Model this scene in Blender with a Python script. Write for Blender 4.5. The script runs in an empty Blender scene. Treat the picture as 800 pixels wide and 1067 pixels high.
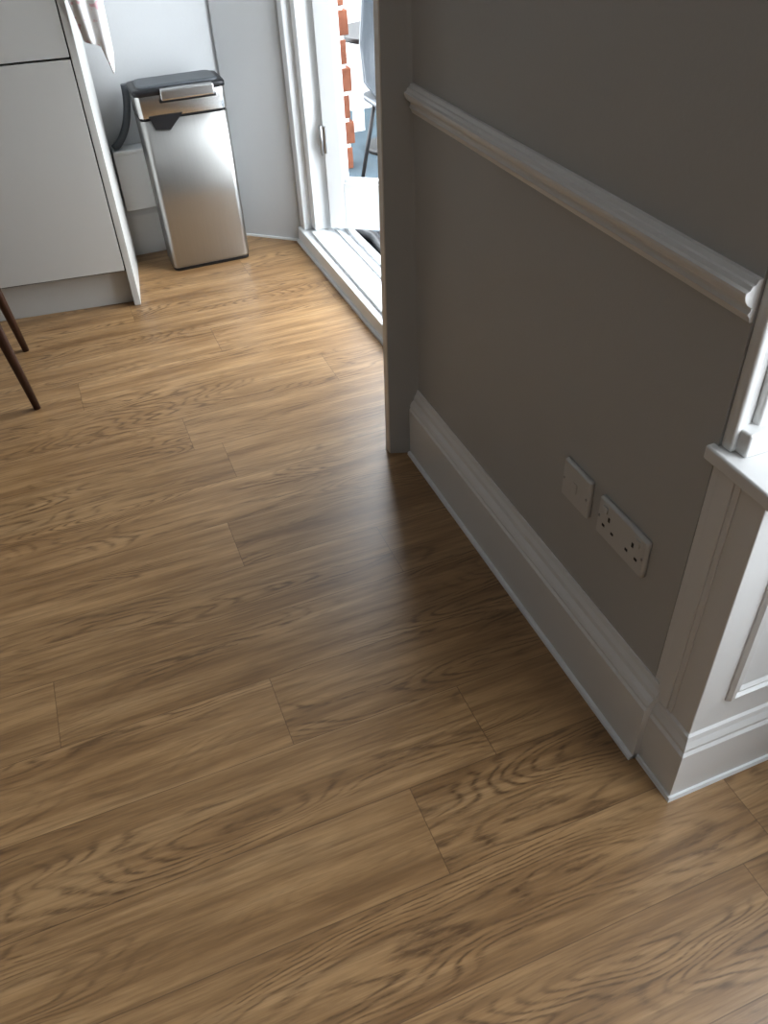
import bpy, bmesh, math, random
from mathutils import Matrix, Vector
random.seed(4)
S=bpy.context.scene
COL=S.collection

# ------------------------------------------------------------ materials
class NT:
    def __init__(s,name):
        s.m=bpy.data.materials.new(name); s.m.use_nodes=True
        s.t=s.m.node_tree; s.t.nodes.clear()
        s.out=s.n('ShaderNodeOutputMaterial'); s.p=s.n('ShaderNodeBsdfPrincipled')
        s.l(s.p.outputs[0],s.out.inputs[0])
    def n(s,k,**kw):
        a=s.t.nodes.new(k)
        for q,v in kw.items(): setattr(a,q,v)
        return a
    def l(s,a,b): s.t.links.new(a,b)
    def val(s,inp,v):
        if hasattr(v,'is_linked') or isinstance(v,bpy.types.NodeSocket): s.l(v,inp)
        else: inp.default_value=v
    def math(s,op,a,b=0.0,c=None):
        k=s.n('ShaderNodeMath',operation=op); s.val(k.inputs[0],a); s.val(k.inputs[1],b)
        if c is not None: s.val(k.inputs[2],c)
        return k.outputs[0]
    def noise(s,vec,scale=1,detail=3,rough=.5,dist=0):
        k=s.n('ShaderNodeTexNoise'); s.l(vec,k.inputs['Vector'])
        k.inputs['Scale'].default_value=scale;k.inputs['Detail'].default_value=detail
        k.inputs['Roughness'].default_value=rough;k.inputs['Distortion'].default_value=dist
        return k.outputs[0]
    def xyz(s,x,y,z):
        k=s.n('ShaderNodeCombineXYZ'); s.val(k.inputs[0],x);s.val(k.inputs[1],y);s.val(k.inputs[2],z); return k.outputs[0]
    def ramp(s,f,stops,interp='LINEAR'):
        k=s.n('ShaderNodeValToRGB'); s.l(f,k.inputs[0]); e=k.color_ramp.elements
        k.color_ramp.interpolation=interp
        while len(e)<len(stops): e.new(.5)
        for i,(p,c) in enumerate(stops):
            e[i].position=p; e[i].color=(c[0],c[1],c[2],1) if hasattr(c,'__len__') else (c,c,c,1)
        return k.outputs[0]
    def mix(s,f,a,b,mode='MIX'):
        k=s.n('ShaderNodeMix',data_type='RGBA',blend_type=mode); s.val(k.inputs[0],f)
        for i,v in ((6,a),(7,b)):
            if isinstance(v,bpy.types.NodeSocket): s.l(v,k.inputs[i])
            else: k.inputs[i].default_value=(*v,1)
        return k.outputs[2]
    def bump(s,h,strength,dist=.002):
        k=s.n('ShaderNodeBump'); k.inputs['Strength'].default_value=strength;k.inputs['Distance'].default_value=dist
        s.l(h,k.inputs['Height']); s.l(k.outputs[0],s.p.inputs['Normal'])

def paint(name,col,rough=.5,var=.04,bump=.15,scale=60,metal=0,spec=.5):
    a=NT(name); tc=a.n('ShaderNodeTexCoord').outputs['Object']
    n=a.noise(tc,scale,3); n2=a.noise(tc,2.5,3)
    lo=tuple(c*(1-var) for c in col); hi=tuple(min(1,c*(1+var)) for c in col)
    a.l(a.mix(n2,lo,hi),a.p.inputs['Base Color'])
    a.p.inputs['Roughness'].default_value=rough;a.p.inputs['Metallic'].default_value=metal
    a.p.inputs['Specular IOR Level'].default_value=spec
    if bump: a.bump(n,bump,.001)
    return a.m

def floor_mat():
    a=NT('oak_plank_floor'); tc=a.n('ShaderNodeTexCoord').outputs['Object']
    sp=a.n('ShaderNodeSeparateXYZ'); a.l(tc,sp.inputs[0]); X,Y=sp.outputs[0],sp.outputs[1]
    W=.165; L=1.12
    v=a.math('DIVIDE',a.math('SUBTRACT',Y,1.384),W); row=a.math('FLOOR',v); fv=a.math('SUBTRACT',v,row)
    wn=a.n('ShaderNodeTexWhiteNoise',noise_dimensions='1D'); a.l(a.math('ADD',row,37.3),wn.inputs['W'])
    offs=[.30,.75,.599,.893,.25,.574,.862,.35,.804,.872,.45,.10,.70,.30,.90,.5]
    laid=a.ramp(a.math('DIVIDE',a.math('ADD',row,6.5),16.0),[(i/16,o) for i,o in enumerate(offs)],'CONSTANT')
    extra=a.math('MULTIPLY',wn.outputs['Value'],a.math('LESS_THAN',row,-6.5))
    u=a.math('ADD',a.math('ADD',a.math('DIVIDE',X,L),laid),extra); cl=a.math('FLOOR',u); fu=a.math('SUBTRACT',u,cl)
    wn2=a.n('ShaderNodeTexWhiteNoise',noise_dimensions='2D'); a.l(a.xyz(row,cl,0),wn2.inputs['Vector'])
    rnd=wn2.outputs['Value']; rz=a.math('MULTIPLY',rnd,37.0)
    tone=a.noise(a.xyz(a.math('MULTIPLY',X,2.1),a.math('MULTIPLY',Y,21),rz),1,4,.62)
    tone2=a.noise(a.xyz(a.math('MULTIPLY',X,4.0),a.math('MULTIPLY',Y,75),rz),1,4,.65,.3)
    cat=a.noise(a.xyz(a.math('MULTIPLY',X,1.7),a.math('MULTIPLY',Y,9.5),rz),1,1.6,.4,.1)
    jit=a.noise(a.xyz(a.math('MULTIPLY',X,16),a.math('MULTIPLY',Y,60),rz),1,2,.5)
    ring=a.math('SINE',a.math('ADD',a.math('MULTIPLY',cat,175.0),a.math('MULTIPLY',jit,4.5)))
    ring=a.math('MULTIPLY_ADD',ring,.5,.5)
    ring=a.math('POWER',ring,2.6)
    wob=a.noise(a.xyz(a.math('MULTIPLY',X,20),a.math('MULTIPLY',Y,140),rz),1,3,.7)
    ring=a.math('MULTIPLY',ring,a.ramp(wob,[(.38,.2),(.58,1)]))
    msk=a.noise(a.xyz(a.math('MULTIPLY',X,1.9),a.math('MULTIPLY',Y,11),a.math('ADD',rz,5.)),1,2,.5)
    msk=a.ramp(msk,[(.44,.10),(.60,1)])
    ring=a.math('MULTIPLY',ring,msk)
    fib=a.noise(a.xyz(a.math('MULTIPLY',X,9),a.math('MULTIPLY',Y,260),rz),1,4,.7)
    base=a.ramp(tone,[(.27,(.210,.117,.051)),(.42,(.345,.208,.097)),(.58,(.450,.284,.140)),(.78,(.53,.356,.190))])
    base=a.mix(a.ramp(tone2,[(.42,0),(.66,.6)]),base,(.195,.111,.050))
    base=a.mix(a.math('MULTIPLY',ring,.80),base,(.110,.060,.028))
    base=a.mix(a.ramp(fib,[(.45,0),(.75,.4)]),base,(.165,.095,.045))
    pv=a.math('MULTIPLY_ADD',rnd,.12,.94)
    base=a.mix(1.0,base,a.xyz(pv,pv,pv),'MULTIPLY')
    ev=a.math('MULTIPLY',a.math('MINIMUM',fv,a.math('SUBTRACT',1.0,fv)),W)
    eu=a.math('MULTIPLY',a.math('MINIMUM',fu,a.math('SUBTRACT',1.0,fu)),L)
    e=a.math('MINIMUM',ev,eu)
    seam=a.math('LESS_THAN',e,.0008)
    base=a.mix(a.math('MULTIPLY',seam,.5),base,(.08,.045,.022))
    a.l(base,a.p.inputs['Base Color'])
    rg=a.math('MULTIPLY_ADD',fib,.14,.26); a.l(rg,a.p.inputs['Roughness'])
    a.p.inputs['Specular IOR Level'].default_value=.8
    hh=a.math('SUBTRACT',a.math('MULTIPLY',fib,.5),a.math('ADD',seam,a.math('MULTIPLY',ring,.25)))
    a.bump(hh,.25,.0008)
    return a.m

def steel(name,base=(.56,.54,.51),rough=.27,axis=0):
    a=NT(name); tc=a.n('ShaderNodeTexCoord').outputs['Object']
    mp=a.n('ShaderNodeMapping'); a.l(tc,mp.inputs[0]); mp.inputs['Scale'].default_value=(900,900,4) if axis==0 else (4,4,900)
    n=a.noise(mp.outputs[0],1,3,.6)
    a.l(a.mix(n,tuple(c*.88 for c in base),tuple(c*1.1 for c in base)),a.p.inputs['Base Color'])
    a.p.inputs['Metallic'].default_value=1
    a.l(a.math('MULTIPLY_ADD',n,.14,rough-.07),a.p.inputs['Roughness'])
    a.bump(n,.06,.0005); return a.m

def glass_mat():
    a=NT('window_glass'); a.t.nodes.remove(a.p)
    tr=a.n('ShaderNodeBsdfTransparent'); gl=a.n('ShaderNodeBsdfGlossy'); gl.inputs['Roughness'].default_value=.02
    mx=a.n('ShaderNodeMixShader'); mx.inputs[0].default_value=.04; a.l(tr.outputs[0],mx.inputs[1]); a.l(gl.outputs[0],mx.inputs[2])
    a.l(mx.outputs[0],a.out.inputs[0]); return a.m

def wood_dark():
    a=NT('walnut'); tc=a.n('ShaderNodeTexCoord').outputs['Object']
    mp=a.n('ShaderNodeMapping'); a.l(tc,mp.inputs[0]); mp.inputs['Scale'].default_value=(60,60,5)
    n=a.noise(mp.outputs[0],1,4,.6)
    a.l(a.ramp(n,[(.3,(.035,.014,.008)),(.7,(.09,.036,.018))]),a.p.inputs['Base Color']); a.p.inputs['Roughness'].default_value=.35
    return a.m

def towel_mat():
    a=NT('towel_cloth'); tc=a.n('ShaderNodeTexCoord').outputs['Object']
    n=a.noise(tc,34,2); f=a.ramp(n,[(.58,0),(.62,.55)])
    a.l(a.mix(f,(.90,.90,.90),(.74,.30,.36)),a.p.inputs['Base Color']); a.p.inputs['Roughness'].default_value=.9
    a.bump(a.noise(tc,700,2),.3,.001); return a.m

def brick_mat():
    a=NT('red_brick'); tc=a.n('ShaderNodeTexCoord').outputs['Object']
    n=a.noise(tc,30,4,.6)
    a.l(a.ramp(n,[(.3,(.17,.058,.030)),(.7,(.27,.105,.06))]),a.p.inputs['Base Color']); a.p.inputs['Roughness'].default_value=.85
    a.bump(n,.5,.004); return a.m

M=dict(
 floor=floor_mat(),
 wall=paint('grey_white_wall_paint',(.49,.487,.475),.55,.03,.25,140),
 farwall=paint('living_room_wall_paint',(.44,.44,.435),.7,.03,.2,140),
 kwall=paint('kitchen_wall_paint',(.60,.612,.62),.6,.02,.2,120),
 ceil=paint('ceiling_paint',(.66,.66,.655),.8),
 trim=paint('white_gloss_trim',(.78,.78,.772),.32,.03,.08,50),
 upvc=paint('white_door_paint',(.84,.86,.87),.3,.02,.05,50),
 lit_cream=paint('lit_jamb_cream',(.78,.73,.65),.4,.03,.05,50),  # paler tone carries the door light on the nib's jamb face
 cab=paint('cabinet_front',(.62,.62,.60),.4,.015,.03,80),
 plinth=paint('cabinet_plinth',(.58,.58,.56),.45,.02,.03,80),
 dark=paint('cabinet_gap',(.03,.03,.03),.8),
 socket=paint('socket_plastic',(.60,.595,.58),.35,.01,0),
 black=paint('black_plastic',(.018,.018,.02),.35,.1,.05),
 greyp=paint('grey_plastic',(.09,.10,.11),.4,.05,.05),
 blackm=paint('black_metal',(.02,.02,.022),.4),
 steel=steel('brushed_steel',(.46,.455,.44),rough=.36), steel2=steel('polished_steel',(.66,.65,.64),.24,1),
 glass=glass_mat(), walnut=wood_dark(), towel=towel_mat(), brick=brick_mat(),
 render=paint('white_render',(.80,.80,.78),.9,.03,.6,30),
 paving=paint('blue_grey_paving',(.06,.09,.11),.8,.25,.6,20),
 hinge=paint('hinge_metal',(.45,.45,.45),.35,.05,0,metal=1),
 seat=paint('seat_fabric',(.25,.24,.22),.9,.1,.4,300),
)
# ------------------------------------------------------------ helpers
def empty(name,loc=(0,0,0)):
    e=bpy.data.objects.new(name,None); e.location=loc; COL.objects.link(e); e.empty_display_size=.1; return e
def mesh(name,vs,fs,mat,parent=None,bevel=0,seg=2,smooth=False):
    me=bpy.data.meshes.new(name); me.from_pydata([tuple(v) for v in vs],[],fs); me.update()
    bm=bmesh.new(); bm.from_mesh(me); bmesh.ops.recalc_face_normals(bm,faces=bm.faces); bm.to_mesh(me); bm.free()
    ob=bpy.data.objects.new(name,me); COL.objects.link(ob); me.materials.append(M[mat])
    if parent: ob.parent=parent
    if smooth:
        for p in me.polygons: p.use_smooth=True
    if bevel:
        b=ob.modifiers.new('bev','BEVEL'); b.width=bevel;b.segments=seg;b.limit_method='ANGLE';b.angle_limit=math.radians(40)
        w=ob.modifiers.new('wn','WEIGHTED_NORMAL') ; w.keep_sharp=True
        for p in me.polygons: p.use_smooth=True
    return ob
def prism(name,poly,z0,z1,mat,parent=None,bevel=0,top=None,**k):
    n=len(poly); vs=[(x,y,z0) for x,y in poly]+[(x,y,z1) for x,y in (top or poly)]
    fs=[tuple(range(n)),tuple(range(n,2*n))]+[(i,(i+1)%n,n+(i+1)%n,n+i) for i in range(n)]
    return mesh(name,vs,fs,mat,parent,bevel,**k)
def box(name,x0,x1,y0,y1,z0,z1,mat,parent=None,bevel=0,**k):
    return prism(name,[(x0,y0),(x1,y0),(x1,y1),(x0,y1)],z0,z1,mat,parent,bevel,**k)
def multibox(name,boxes,mat,parent=None,bevel=0):
    vs=[];fs=[]
    for (x0,x1,y0,y1,z0,z1) in boxes:
        b=len(vs); vs+=[(x0,y0,z0),(x1,y0,z0),(x1,y1,z0),(x0,y1,z0),(x0,y0,z1),(x1,y0,z1),(x1,y1,z1),(x0,y1,z1)]
        fs+=[tuple(b+i for i in f) for f in ((0,1,2,3),(4,5,6,7),(0,1,5,4),(1,2,6,5),(2,3,7,6),(3,0,4,7))]
    return mesh(name,vs,fs,mat,parent,bevel)
def sweep(name,prof,path,mat,parent=None,side=1):
    """profile (out,z) swept along xy path, mitred; out is to the left*side of travel."""
    P=[Vector(p) for p in path]; n=len(prof); vs=[];fs=[]
    for i,p in enumerate(P):
        ds=[]
        if i>0: ds.append((P[i]-P[i-1]).normalized())
        if i<len(P)-1: ds.append((P[i+1]-P[i]).normalized())
        ns=[Vector((-d.y,d.x))*side for d in ds]
        m=sum(ns,Vector((0,0))); m.normalize(); m=m/m.dot(ns[0])
        for o,z in prof: q=p+m*o; vs.append((q.x,q.y,z))
    for i in range(len(P)-1):
        for j in range(n):
            k=(j+1)%n; fs.append((i*n+j,i*n+k,(i+1)*n+k,(i+1)*n+j))
    fs.append(tuple(range(n))); fs.append(tuple(range((len(P)-1)*n,len(P)*n)))
    return mesh(name,vs,fs,mat,parent)
def tube(name,pts,rads,mat,parent=None,seg=14):
    vs=[];fs=[];P=[Vector(p) for p in pts]
    if not hasattr(rads,'__len__'): rads=[rads]*len(P)
    for i,p in enumerate(P):
        d=(P[min(i+1,len(P)-1)]-P[max(i-1,0)]).normalized()
        a=d.orthogonal() if abs(d.z)<.5 else d.cross(Vector((0,1,0)))
        a.normalize(); b=d.cross(a)
        for j in range(seg):
            t=2*math.pi*j/seg; q=p+(a*math.cos(t)+b*math.sin(t))*rads[i]; vs.append(q)
    for i in range(len(P)-1):
        for j in range(seg): k=(j+1)%seg; fs.append((i*seg+j,i*seg+k,(i+1)*seg+k,(i+1)*seg+j))
    fs.append(tuple(range(seg)));fs.append(tuple(range((len(P)-1)*seg,len(P)*seg)))
    o=mesh(name,vs,fs,mat,parent)
    for p in o.data.polygons: p.use_smooth=len(p.vertices)==4
    return o
def rrect(x0,x1,y0,y1,r,n=6):
    pts=[]
    for cx,cy,a0 in ((x1-r,y0+r,-90),(x1-r,y1-r,0),(x0+r,y1-r,90),(x0+r,y0+r,180)):
        for i in range(n+1):
            a=math.radians(a0+90*i/n); pts.append((cx+r*math.cos(a),cy+r*math.sin(a)))
    return pts
def loft(name,rings,mat,parent=None,bevel=0):
    n=len(rings[0]); vs=[v for r in rings for v in r]; fs=[]
    for i in range(len(rings)-1):
        for j in range(n): k=(j+1)%n; fs.append((i*n+j,i*n+k,(i+1)*n+k,(i+1)*n+j))
    fs.append(tuple(range(n)));fs.append(tuple(range((len(rings)-1)*n,len(rings)*n)))
    o=mesh(name,vs,fs,mat,parent)
    o.data.polygons.foreach_set('use_smooth',[len(p.vertices)==4 for p in o.data.polygons])
    if bevel:
        b=o.modifiers.new('b','BEVEL');b.width=bevel;b.segments=3;b.limit_method='ANGLE';b.angle_limit=math.radians(50)
    return o

# ------------------------------------------------------------ room shell
prism('floor',[(-4.3,-3.8),(.7,-3.8),(.7,-2.3),(1.2,-2.3),(1.2,.66),(.9,.66),(.9,3.4),(-4.3,3.4)],-.04,0,'floor')
box('ceiling',-4.3,1.3,-3.8,3.4,2.7,2.8,'ceil')
box('wall_left',-4.3,-4.2,-3.7,3.4,0,2.7,'farwall')
box('wall_rear',-4.2,.69,-3.8,-3.7,0,2.7,'farwall')
box('wall_back',-4.2,.64,3.28,3.4,0,2.7,'kwall')
prism('wall_angled',[(.64,3.262),(.825,3.10),(.98,3.10),(.98,3.4),(.64,3.4)],0,2.7,'kwall')
# right-hand wall + return by the opening
WX=.69
box('wall_right',WX,.86,.645,1.64,0,2.7,'wall')
nb=[(.618,1.641),(.618,1.668),(.645,1.735),(.98,1.735),(.98,1.64),(WX,1.615)]
nt_=[(.664,1.641),(.664,1.668),(.691,1.735),(.98,1.735),(.98,1.64),(WX+.02,1.615)]
prism('wall_nib',nb,0,2.7,'wall',top=nt_)
prism('lit_jamb_strip',[(.6155,1.642),(.6178,1.642),(.6178,1.667),(.6155,1.667)],.001,2.69,'lit_cream',top=[(.6615,1.642),(.6638,1.642),(.6638,1.667),(.6615,1.667)])  # thin board added so the jamb face looks lit, light held in its colour
box('wall_bay_return',.86,1.3,.645,.75,0,2.7,'wall')
multibox('wall_french',[(.88,.98,1.73,1.92,0,2.7),(.88,.98,1.92,3.10,2.12,2.7)],'kwall')
multibox('wall_bay',[(1.2,1.3,-1.8,.645,0,.64),(1.2,1.3,-1.8,.645,2.3,2.7),(1.2,1.3,.45,.645,.64,2.3),(1.2,1.3,-1.8,-1.6,.64,2.3)],'wall')
box('wall_bay_side',.69,1.3,-3.8,-1.8,0,2.7,'farwall')

BB=[(0,0),(.026,0),(.026,.138),(.022,.143),(.0235,.149),(.020,.156),(.013,.163),(.011,.172),(.006,.180),(.003,.19),(0,.19)]
sweep('baseboard_right',BB,[(WX,1.618),(WX,.622)],'trim',side=-1)
sweep('trim_1',[(0,0),(.034,0),(.033,.006),(.030,.009),(.024,.010),(0,.010)],[(WX,1.618),(WX,.622)],'upvc',side=-1)
DR=[(0,.834),(.004,.834),(.006,.840),(.010,.845),(.007,.849),(.007,.853),(.013,.857),(.018,.863),(.020,.869),(.020,.873),(.015,.875),(.013,.880),(.009,.881),(.006,.887),(0,.887)]
sweep('trim_dado',DR,[(WX,1.617),(WX,.645)],'trim',side=-1)
KB=[(0,0),(.02,0),(.02,.15),(.014,.165),(.006,.18),(0,.185)]
sweep('baseboard_back',KB,[(-4.2,3.28),(.632,3.28)],'upvc',side=-1)
sweep('trim_2',[(0,0),(.008,0),(.008,.008),(0,.008)],[(.645,3.262),(.822,3.105)],'upvc',side=-1)

# boxed-in pipe ledge behind bin
lb=empty('pipe_boxing')
box('face',.205,.575,3.215,3.258,.187,.385,'upvc',lb,.003)
box('ledge',.205,.58,3.207,3.279,.385,.40,'upvc',lb,.004)

# ------------------------------------------------------------ bay apron (panelled) with sill
ap=empty('window_panelling')
AY=.547
box('apron_body',WX,1.2,AY,.645,0,.638,'trim',ap,.002)
SK=[(0,0),(.014,0),(.014,.12),(.010,.126),(.011,.134),(.006,.146),(.004,.156),(0,.16)]
sweep('apron_skirting',SK,[(WX,.622),(WX,AY),(1.2,AY)],'trim',ap,side=-1)
sweep('apron_bead',[(0,0),(.020,0),(.018,.008),(0,.009)],[(WX,.622),(WX,AY),(1.2,AY)],'upvc',ap,side=-1)
def panelframe(name,x0,x1,z0,z1,y,mat,parent):
    prof=[(0,0),(0,.003),(.004,.008),(.009,.009),(.013,.004),(.018,.005),(.024,0.0005)]
    vs=[];fs=[];n=len(prof)
    for (cx,cz,sx,sz) in ((x0,z0,1,1),(x1,z0,-1,1),(x1,z1,-1,-1),(x0,z1,1,-1)):
        for o,h in prof: vs.append((cx+sx*o,y-h,cz+sz*o))
    for c in range(4):
        e=(c+1)%4
        for j in range(n-1): fs.append((c*n+j,e*n+j,e*n+j+1,c*n+j+1))
    return mesh(name,vs,fs,mat,parent)
panelframe('panel_moulding',.742,1.15,.222,.59,AY,'trim',ap)
multibox('side_stile',[(WX-.005,WX,.60,.628,.16,.638),(WX-.003,WX,.59,.60,.16,.638)],'trim',ap,.0015)
box('sill_board',.678,1.2,.528,.655,.638,.660,'trim',ap,.004,seg=3)
arch=empty('window_architrave')
multibox('casing',[(.692,.705,.626,.645,.660,2.4),(.705,.722,.632,.645,.660,2.4),(.722,.750,.622,.645,.660,2.4),(.750,.764,.630,.645,.660,2.4)],'trim',arch,.004)
box('casing_block',.70,.775,.608,.645,.660,.695,'trim',arch,.004)
wn=empty('window_1')
fr=[(1.16,1.26,-1.6,-1.53,.64,2.3),(1.16,1.26,.38,.45,.64,2.3),(1.16,1.26,-1.53,.38,.64,.71),(1.16,1.26,-1.53,.38,2.23,2.3),(1.18,1.24,-.60,-.54,.71,2.23),(1.19,1.23,-1.53,.38,1.45,1.50)]
multibox('frame',fr,'upvc',wn,.004)
box('glass',1.208,1.212,-1.53,.38,.71,2.23,'glass',wn)
box('trim_sill_bay',1.12,1.2,-1.7,.52,.64,.66,'trim',None,.004)

# ------------------------------------------------------------ french doors
fd=empty('door_frame')
multibox('threshold',[(.82,.99,1.92,3.098,0,.058)],'upvc',fd,.004)
multibox('threshold_step',[(.845,.99,1.92,3.0,.058,.070),(.93,.945,1.93,2.97,.070,.078),(.965,.99,1.93,2.97,.070,.085)],'upvc',fd,.0025)
multibox('jamb',[(.832,.985,3.045,3.10,.058,2.15),(.862,.985,2.995,3.045,.07,2.15),(.832,.985,1.92,1.96,.058,2.15),(.832,.985,1.96,2.995,2.08,2.15)],'upvc',fd,.004)
sweep('threshold_bead',[(0,0),(.010,0),(.009,.008),(0,.009)],[(.82,3.095),(.82,1.93)],'upvc',fd,side=-1)
def leaf(name,hx,hy,ang,W=.5):
    e=empty(name,(hx,hy,0)); e.rotation_euler=(0,0,ang)
    z0,z1=.085,2.07; t=.022; s=.062
    multibox('stiles_and_rails',[(0,s,-t,t,z0,z1),(W-s,W,-t,t,z0,z1),(s,W-s,-t,t,z0,z0+.17),(s,W-s,-t,t,z1-.09,z1)],'upvc',e,.003)
    g=.012
    multibox('glazing_beads',[(s,s+g,-.015,.015,z0+.17,z1-.09),(W-s-g,W-s,-.015,.015,z0+.17,z1-.09),(s,W-s,-.015,.015,z0+.17,z0+.17+g),(s,W-s,-.015,.015,z1-.09-g,z1-.09)],'upvc',e,.002)
    box('glass',s,W-s,-.003,.003,z0+.17,z1-.09,'glass',e)
    for i,z in enumerate((.36,1.1,1.8)):
        box(f'hinge_{i+1}',-.012,.012,-.032,-.02,z,z+.09,'hinge',e,.002)
        tube(f'hinge_pin_{i+1}',[(-.004,-.034,z-.004),(-.004,-.034,z+.094)],.006,'hinge',e)
    tube('handle',[(W-.04,-t,1.0),(W-.04,-t-.045,1.0),(W-.13,-t-.05,1.0)],.009,'hinge',e)
    return e
leaf('door_1',.925,2.975,math.radians(-36))
leaf('door_2',.955,1.985,math.radians(14))

# ------------------------------------------------------------ kitchen cabinet
cab=empty('kitchen_cabinet',(.152,2.822,0)); cab.rotation_euler=(0,0,math.radians(-7))
box('end_panel',-.022,0,0,.375,0,2.1,'cab',cab,.0015)
box('carcass',-1.25,-.024,.022,.27,.12,2.1,'dark',cab)
box('plinth',-1.25,-.022,.035,.05,0,.125,'plinth',cab,.001)
dl=[];
for i in range(2):
    x1=-.026-i*.6
    dl+= [(x1-.596,x1,0,.02,.13,.775),(x1-.596,x1,0,.02,.781,2.098)]
multibox('doors',dl,'cab',cab,.0015)

# tea towel hanging at the cabinet edge
tw=empty('tea_towel',(.19,2.79,0))
vs=[];fs=[];NX,NZ=32,24
for j in range(NZ+1):
    v=j/NZ; z=1.12-v*.33
    for i in range(NX+1):
        u=i/NX; w=.125*(1-.40*v)
        x=(u-.5)*w+.024*v
        zz=z - .07*v*max(0,1-abs(u-.8)/.2)+.03*v*(1-u)
        y=.006*math.sin(u*13+v*1.5)*(.5+.7*v)+.012
        vs.append((x,y,zz))
for j in range(NZ):
    for i in range(NX): a=j*(NX+1)+i; fs.append((a,a+1,a+NX+2,a+NX+1))
t=mesh('cloth',vs,fs,'towel',tw,smooth=True); so=t.modifiers.new('s','SOLIDIFY'); so.thickness=.003
tube('hook',[(.012,.03,1.13),(-.0,.03,1.145),(-.015,.04,1.145)],.004,'hinge',tw)

# ------------------------------------------------------------ bin
bn=empty('rubbish_bin')
def ring(z,x0,x1,y0,y1,r): return [(x,y,z) for x,y in rrect(x0,x1,y0,y1,r)]
def rr(z,g=0,r=.022):
    k=z/.62; x0=.314-.010*k;x1=.606-.002*k;y0=3.036-.004*k;y1=3.185+.006*k
    return ring(z,x0-g,x1+g,y0-g,y1+g,r)
loft('base',[rr(.0,-.002),rr(.014,-.002)],'black',bn)
loft('body',[rr(.012,0),rr(.02,.0005),rr(.25),rr(.528)],'steel',bn)
loft('gap_band',[rr(.528,-.004),rr(.540,-.004)],'black',bn)
loft('collar',[rr(.536,.001),rr(.58,.0015),rr(.604,.001)],'steel2',bn,.0015)
loft('rim',[rr(.604,-.001),rr(.604,.004),rr(.616,.005),rr(.621,.002),rr(.622,-.006)],'black',bn)
loft('lid',[rr(.620,-.014),rr(.627,-.015),rr(.630,-.022)],'greyp',bn,.001)
box('touch_bar',.385,.565,3.006,3.055,.588,.622,'steel2',bn,.006,seg=3)
box('touch_bar_gap',.38,.57,3.020,3.05,.580,.590,'black',bn,.002)
mesh('touch_bar_reflection',[(.335,3.029,.542),(.45,3.029,.542),(.40,3.0295,.495),(.35,3.0305,.50),(.335,3.045,.542),(.45,3.045,.542),(.40,3.045,.495),(.35,3.045,.50)],[(0,1,2,3),(4,5,6,7),(0,1,5,4),(1,2,6,5),(2,3,7,6),(3,0,4,7)],'black',bn)  # black wedge stands in for the touch bar's reflection in the steel

pts=[]
for i in range(17):
    s=i/16; a=math.pi*.5*s
    pts.append((.215+.085*math.sin(a)*1.0, 3.235, .405+.13*(1-math.cos(a))+.07*s))
tube('vacuum_hose',pts,.013,'greyp',None)

# ------------------------------------------------------------ sockets
def plate(name,y0,y1,z0,z1,n,switch=False):
    e=empty(name); x=WX
    r=[(x,y,z) for y,z in rrect(y0,y1,z0,z1,.004,3)]
    r2=[(x-.006,y,z) for y,z in rrect(y0,y1,z0,z1,.004,3)]
    r3=[(x-.009,y,z) for y,z in rrect(y0+.003,y1-.003,z0+.003,z1-.003,.003,3)]
    loft('plate',[r,r2,r3],'socket',e)
    w=(y1-y0)/n; xf=x-.009
    for i in range(n):
        cy=y0+w*(i+.5); cz=(z0+z1)/2
        if switch:
            box('rocker',xf-.002,xf,cy-.006,cy+.006,cz-.010,cz+.010,'socket',e,.001)
        else:
            multibox(f'pin_holes_{i+1}',[(xf-.0004,xf,cy-.0025,cy+.0025,cz+.004,cz+.013),(xf-.0004,xf,cy-.016,cy-.009,cz-.014,cz-.009),(xf-.0004,xf,cy+.009,cy+.016,cz-.014,cz-.009)],'black',e)
            sy=cy+(-.012 if i==0 else .012)
            box(f'switch_{i+1}',xf-.003,xf,sy-.006,sy+.006,cz+.016,cz+.029,'socket',e,.001)
    for k,sy in enumerate((y0+.006,y1-.006)):
        tube(f'screw_{k+1}',[(xf,sy,(z0+z1)/2),(xf-.001,sy,(z0+z1)/2)],.0025,'hinge',e)
    return e
plate('double_socket',.718,.848,.354,.430,2)
plate('wall_switch',.876,.958,.354,.432,1,True)

# ------------------------------------------------------------ dining chair (only two legs in frame)
ch=empty('dining_chair')
def leg(n,f,t): 
    f=Vector(f);t=Vector(t)
    tube(n,[f,f.lerp(t,.5),f.lerp(t,.85),t],[.010,.0145,.0175,.0175],'walnut',ch,16)
leg('leg_1',(-.237,2.282,0),(-.285,2.31,.42)); leg('leg_2',(-.247,2.661,0),(-.285,2.62,.42))
leg('leg_3',(-.70,2.282,0),(-.65,2.31,.42)); leg('leg_4',(-.70,2.661,0),(-.65,2.62,.42))
loft('seat',[ring(.41,-.68,-.262,2.27,2.66,.05),ring(.425,-.69,-.255,2.26,2.67,.06),ring(.45,-.68,-.265,2.27,2.66,.06),ring(.455,-.66,-.285,2.29,2.64,.05)],'seat',ch)
multibox('apron_rails',[(-.66,-.28,2.30,2.318,.36,.41),(-.66,-.28,2.612,2.63,.36,.41),(-.66,-.64,2.31,2.62,.36,.41),(-.295,-.277,2.31,2.62,.36,.41)],'walnut',ch,.003)
tube('back_post_1',[(-.65,2.30,.40),(-.69,2.30,.62),(-.74,2.31,.80)],[.015,.013,.010],'walnut',ch)
tube('back_post_2',[(-.65,2.63,.40),(-.69,2.63,.62),(-.74,2.62,.80)],[.015,.013,.010],'walnut',ch)
br=[]
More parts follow.
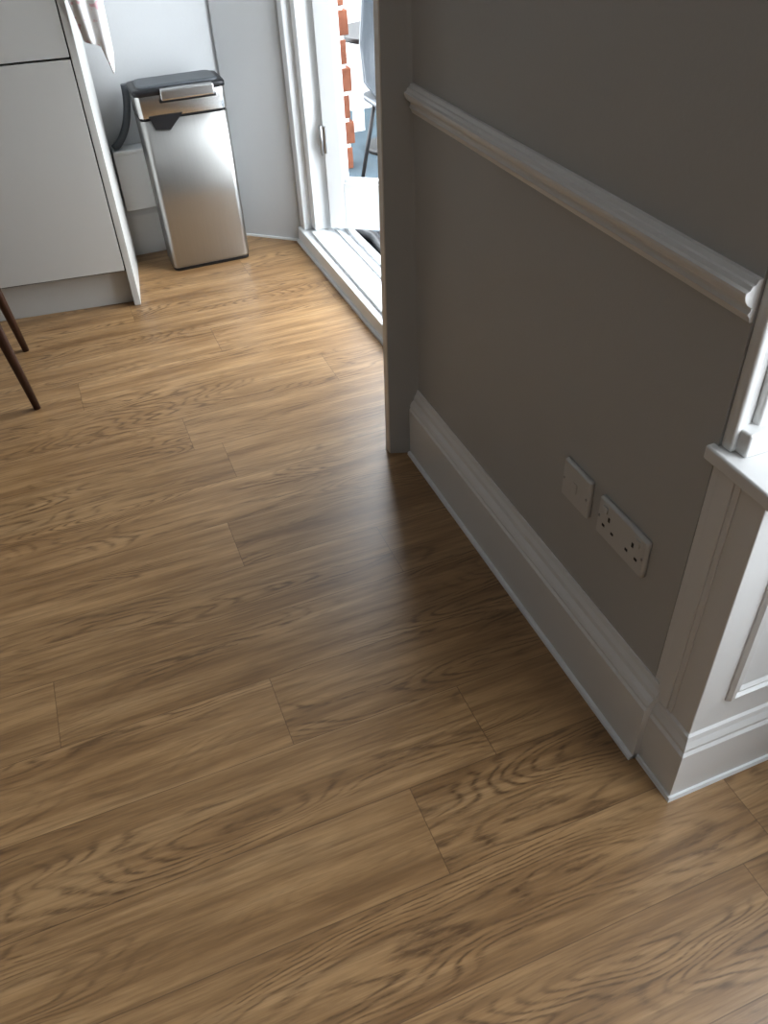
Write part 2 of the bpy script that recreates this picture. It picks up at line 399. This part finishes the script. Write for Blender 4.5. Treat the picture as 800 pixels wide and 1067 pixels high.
for z,o in ((.66,-.695),(.69,-.70),(.78,-.725),(.80,-.735)):
    r=[]
    for i in range(13):
        s=i/12; r.append((o-.04*math.sin(math.pi*s)-.01, 2.28+.37*s,z))
    for i in range(12,-1,-1):
        s=i/12; r.append((o-.04*math.sin(math.pi*s)+.008, 2.28+.37*s,z))
    br.append(r)
loft('backrest',br,'walnut',ch)

# ------------------------------------------------------------ outside
box('ground',.9,7,1.0,7,-.12,-.05,'paving')
box('doorstep_mat',1.0,1.45,2.2,3.1,-.05,-.02,'black',None,.008)
tube('garden_hose',[(1.02,2.62,.0),(1.06,2.74,.0),(1.09,2.86,.0),(1.10,3.0,.0),(1.06,3.12,.0)],.02,'black')
box('wall_garden',1.10,6,4.9,5.0,-.05,2.2,'render')
qu=[]
for i in range(14):
    z=-.05+i*.115
    qu.append((1.25 if i%2 else 1.27,1.378 if i%2 else 1.362,3.95,4.08,z,z+.098))
pier=empty('brick_pier')
multibox('bricks',qu,'brick',pier,.004)
box('mortar',1.275,1.355,3.955,4.075,-.05,1.54,'render',pier)
fe=[(1.15+i*.14,1.21+i*.14,4.5,4.52,-.05,1.5) for i in range(22)]
multibox('garden_fence',fe+[(1.1,4.3,4.52,4.55,.25,.31),(1.1,4.3,4.52,4.55,1.2,1.26)],'render')
oc=empty('garden_chair',(1.48,3.62,0))
rg=[]
for z,y,w,d in ((.33,-.02,.06,.0),(.35,-.05,.13,.0),(.40,.0,.16,.0),(.55,.0,.17,.0),(.72,.0,.15,0),(.78,.0,.11,0)):
    r=[]
    for i in range(17):
        a=math.pi*i/16; r.append((-math.cos(a)*w, y+math.sin(a)*.13*(w/.17),z))
    for i in range(16,-1,-1):
        a=math.pi*i/16; r.append((-math.cos(a)*(w-.008), y+math.sin(a)*(.13*(w/.17)-.008),z))
    rg.append(r)
loft('shell',rg,'greyp',oc)
loft('seat_pan',[[(x,y,z) for x,y in rrect(-.15,.15,-.17,.10,.06)] for z in (.325,.345)],'greyp',oc)
for i,(sx,sy) in enumerate(((-1,-1),(1,-1),(1,1),(-1,1))):
    tube(f'leg_{i+1}',[(sx*.09,sy*.09-.03,.33),(sx*.15,sy*.16-.03,-.05)],.009,'blackm',oc)
tb=empty('garden_table',(1.66,4.15,0))
tube('top',[(0,0,.47),(0,0,.49)],.26,'blackm',tb,40)
tube('pedestal',[(0,0,-.04),(0,0,.47)],.02,'blackm',tb)
tube('foot',[(0,0,-.05),(0,0,-.03)],.15,'blackm',tb,32)

# ------------------------------------------------------------ light
w=bpy.data.worlds.new('overcast_sky'); S.world=w; w.use_nodes=True; nt=w.node_tree
bg=nt.nodes['Background']; tc=nt.nodes.new('ShaderNodeTexCoord'); sp=nt.nodes.new('ShaderNodeSeparateXYZ'); rp=nt.nodes.new('ShaderNodeValToRGB')
nt.links.new(tc.outputs['Generated'],sp.inputs[0]); nt.links.new(sp.outputs[2],rp.inputs[0]); nt.links.new(rp.outputs[0],bg.inputs[0])
rp.color_ramp.elements[0].position=0;rp.color_ramp.elements[0].color=(.66,.69,.72,1)
rp.color_ramp.elements[1].position=.6;rp.color_ramp.elements[1].color=(.88,.94,1,1)
bg.inputs[1].default_value=8.5
def portal(name,loc,sx,sy,rot):
    l=bpy.data.lights.new(name,'AREA'); l.shape='RECTANGLE'; l.size=sx;l.size_y=sy; l.cycles.is_portal=True
    o=bpy.data.objects.new(name,l); o.location=loc;o.rotation_euler=rot; COL.objects.link(o)
portal('daylight_portal_bay',(1.32,-.575,1.47),1.7,2.1,(0,math.radians(90),0))
portal('daylight_portal_doors',(.99,2.48,1.1),2.05,1.05,(0,math.radians(90),0))

# ------------------------------------------------------------ camera
cam=bpy.data.cameras.new('camera'); co=bpy.data.objects.new('camera',cam); COL.objects.link(co)
cam.sensor_fit='VERTICAL'; cam.sensor_height=36; cam.sensor_width=27; cam.lens=860/1067*36; cam.clip_start=.02
R=Matrix(((0.9275865,0.2711724,-0.2569995),(-0.3713109,0.5929518,-0.7145183),(-0.0413693,0.7582043,0.6507034))).to_4x4()
co.matrix_world=Matrix.Translation((0,0,1.3))@R
S.camera=co
S.view_settings.view_transform='Standard'
S.view_settings.look='None'
S.view_settings.exposure=.36
S.view_settings.gamma=.86
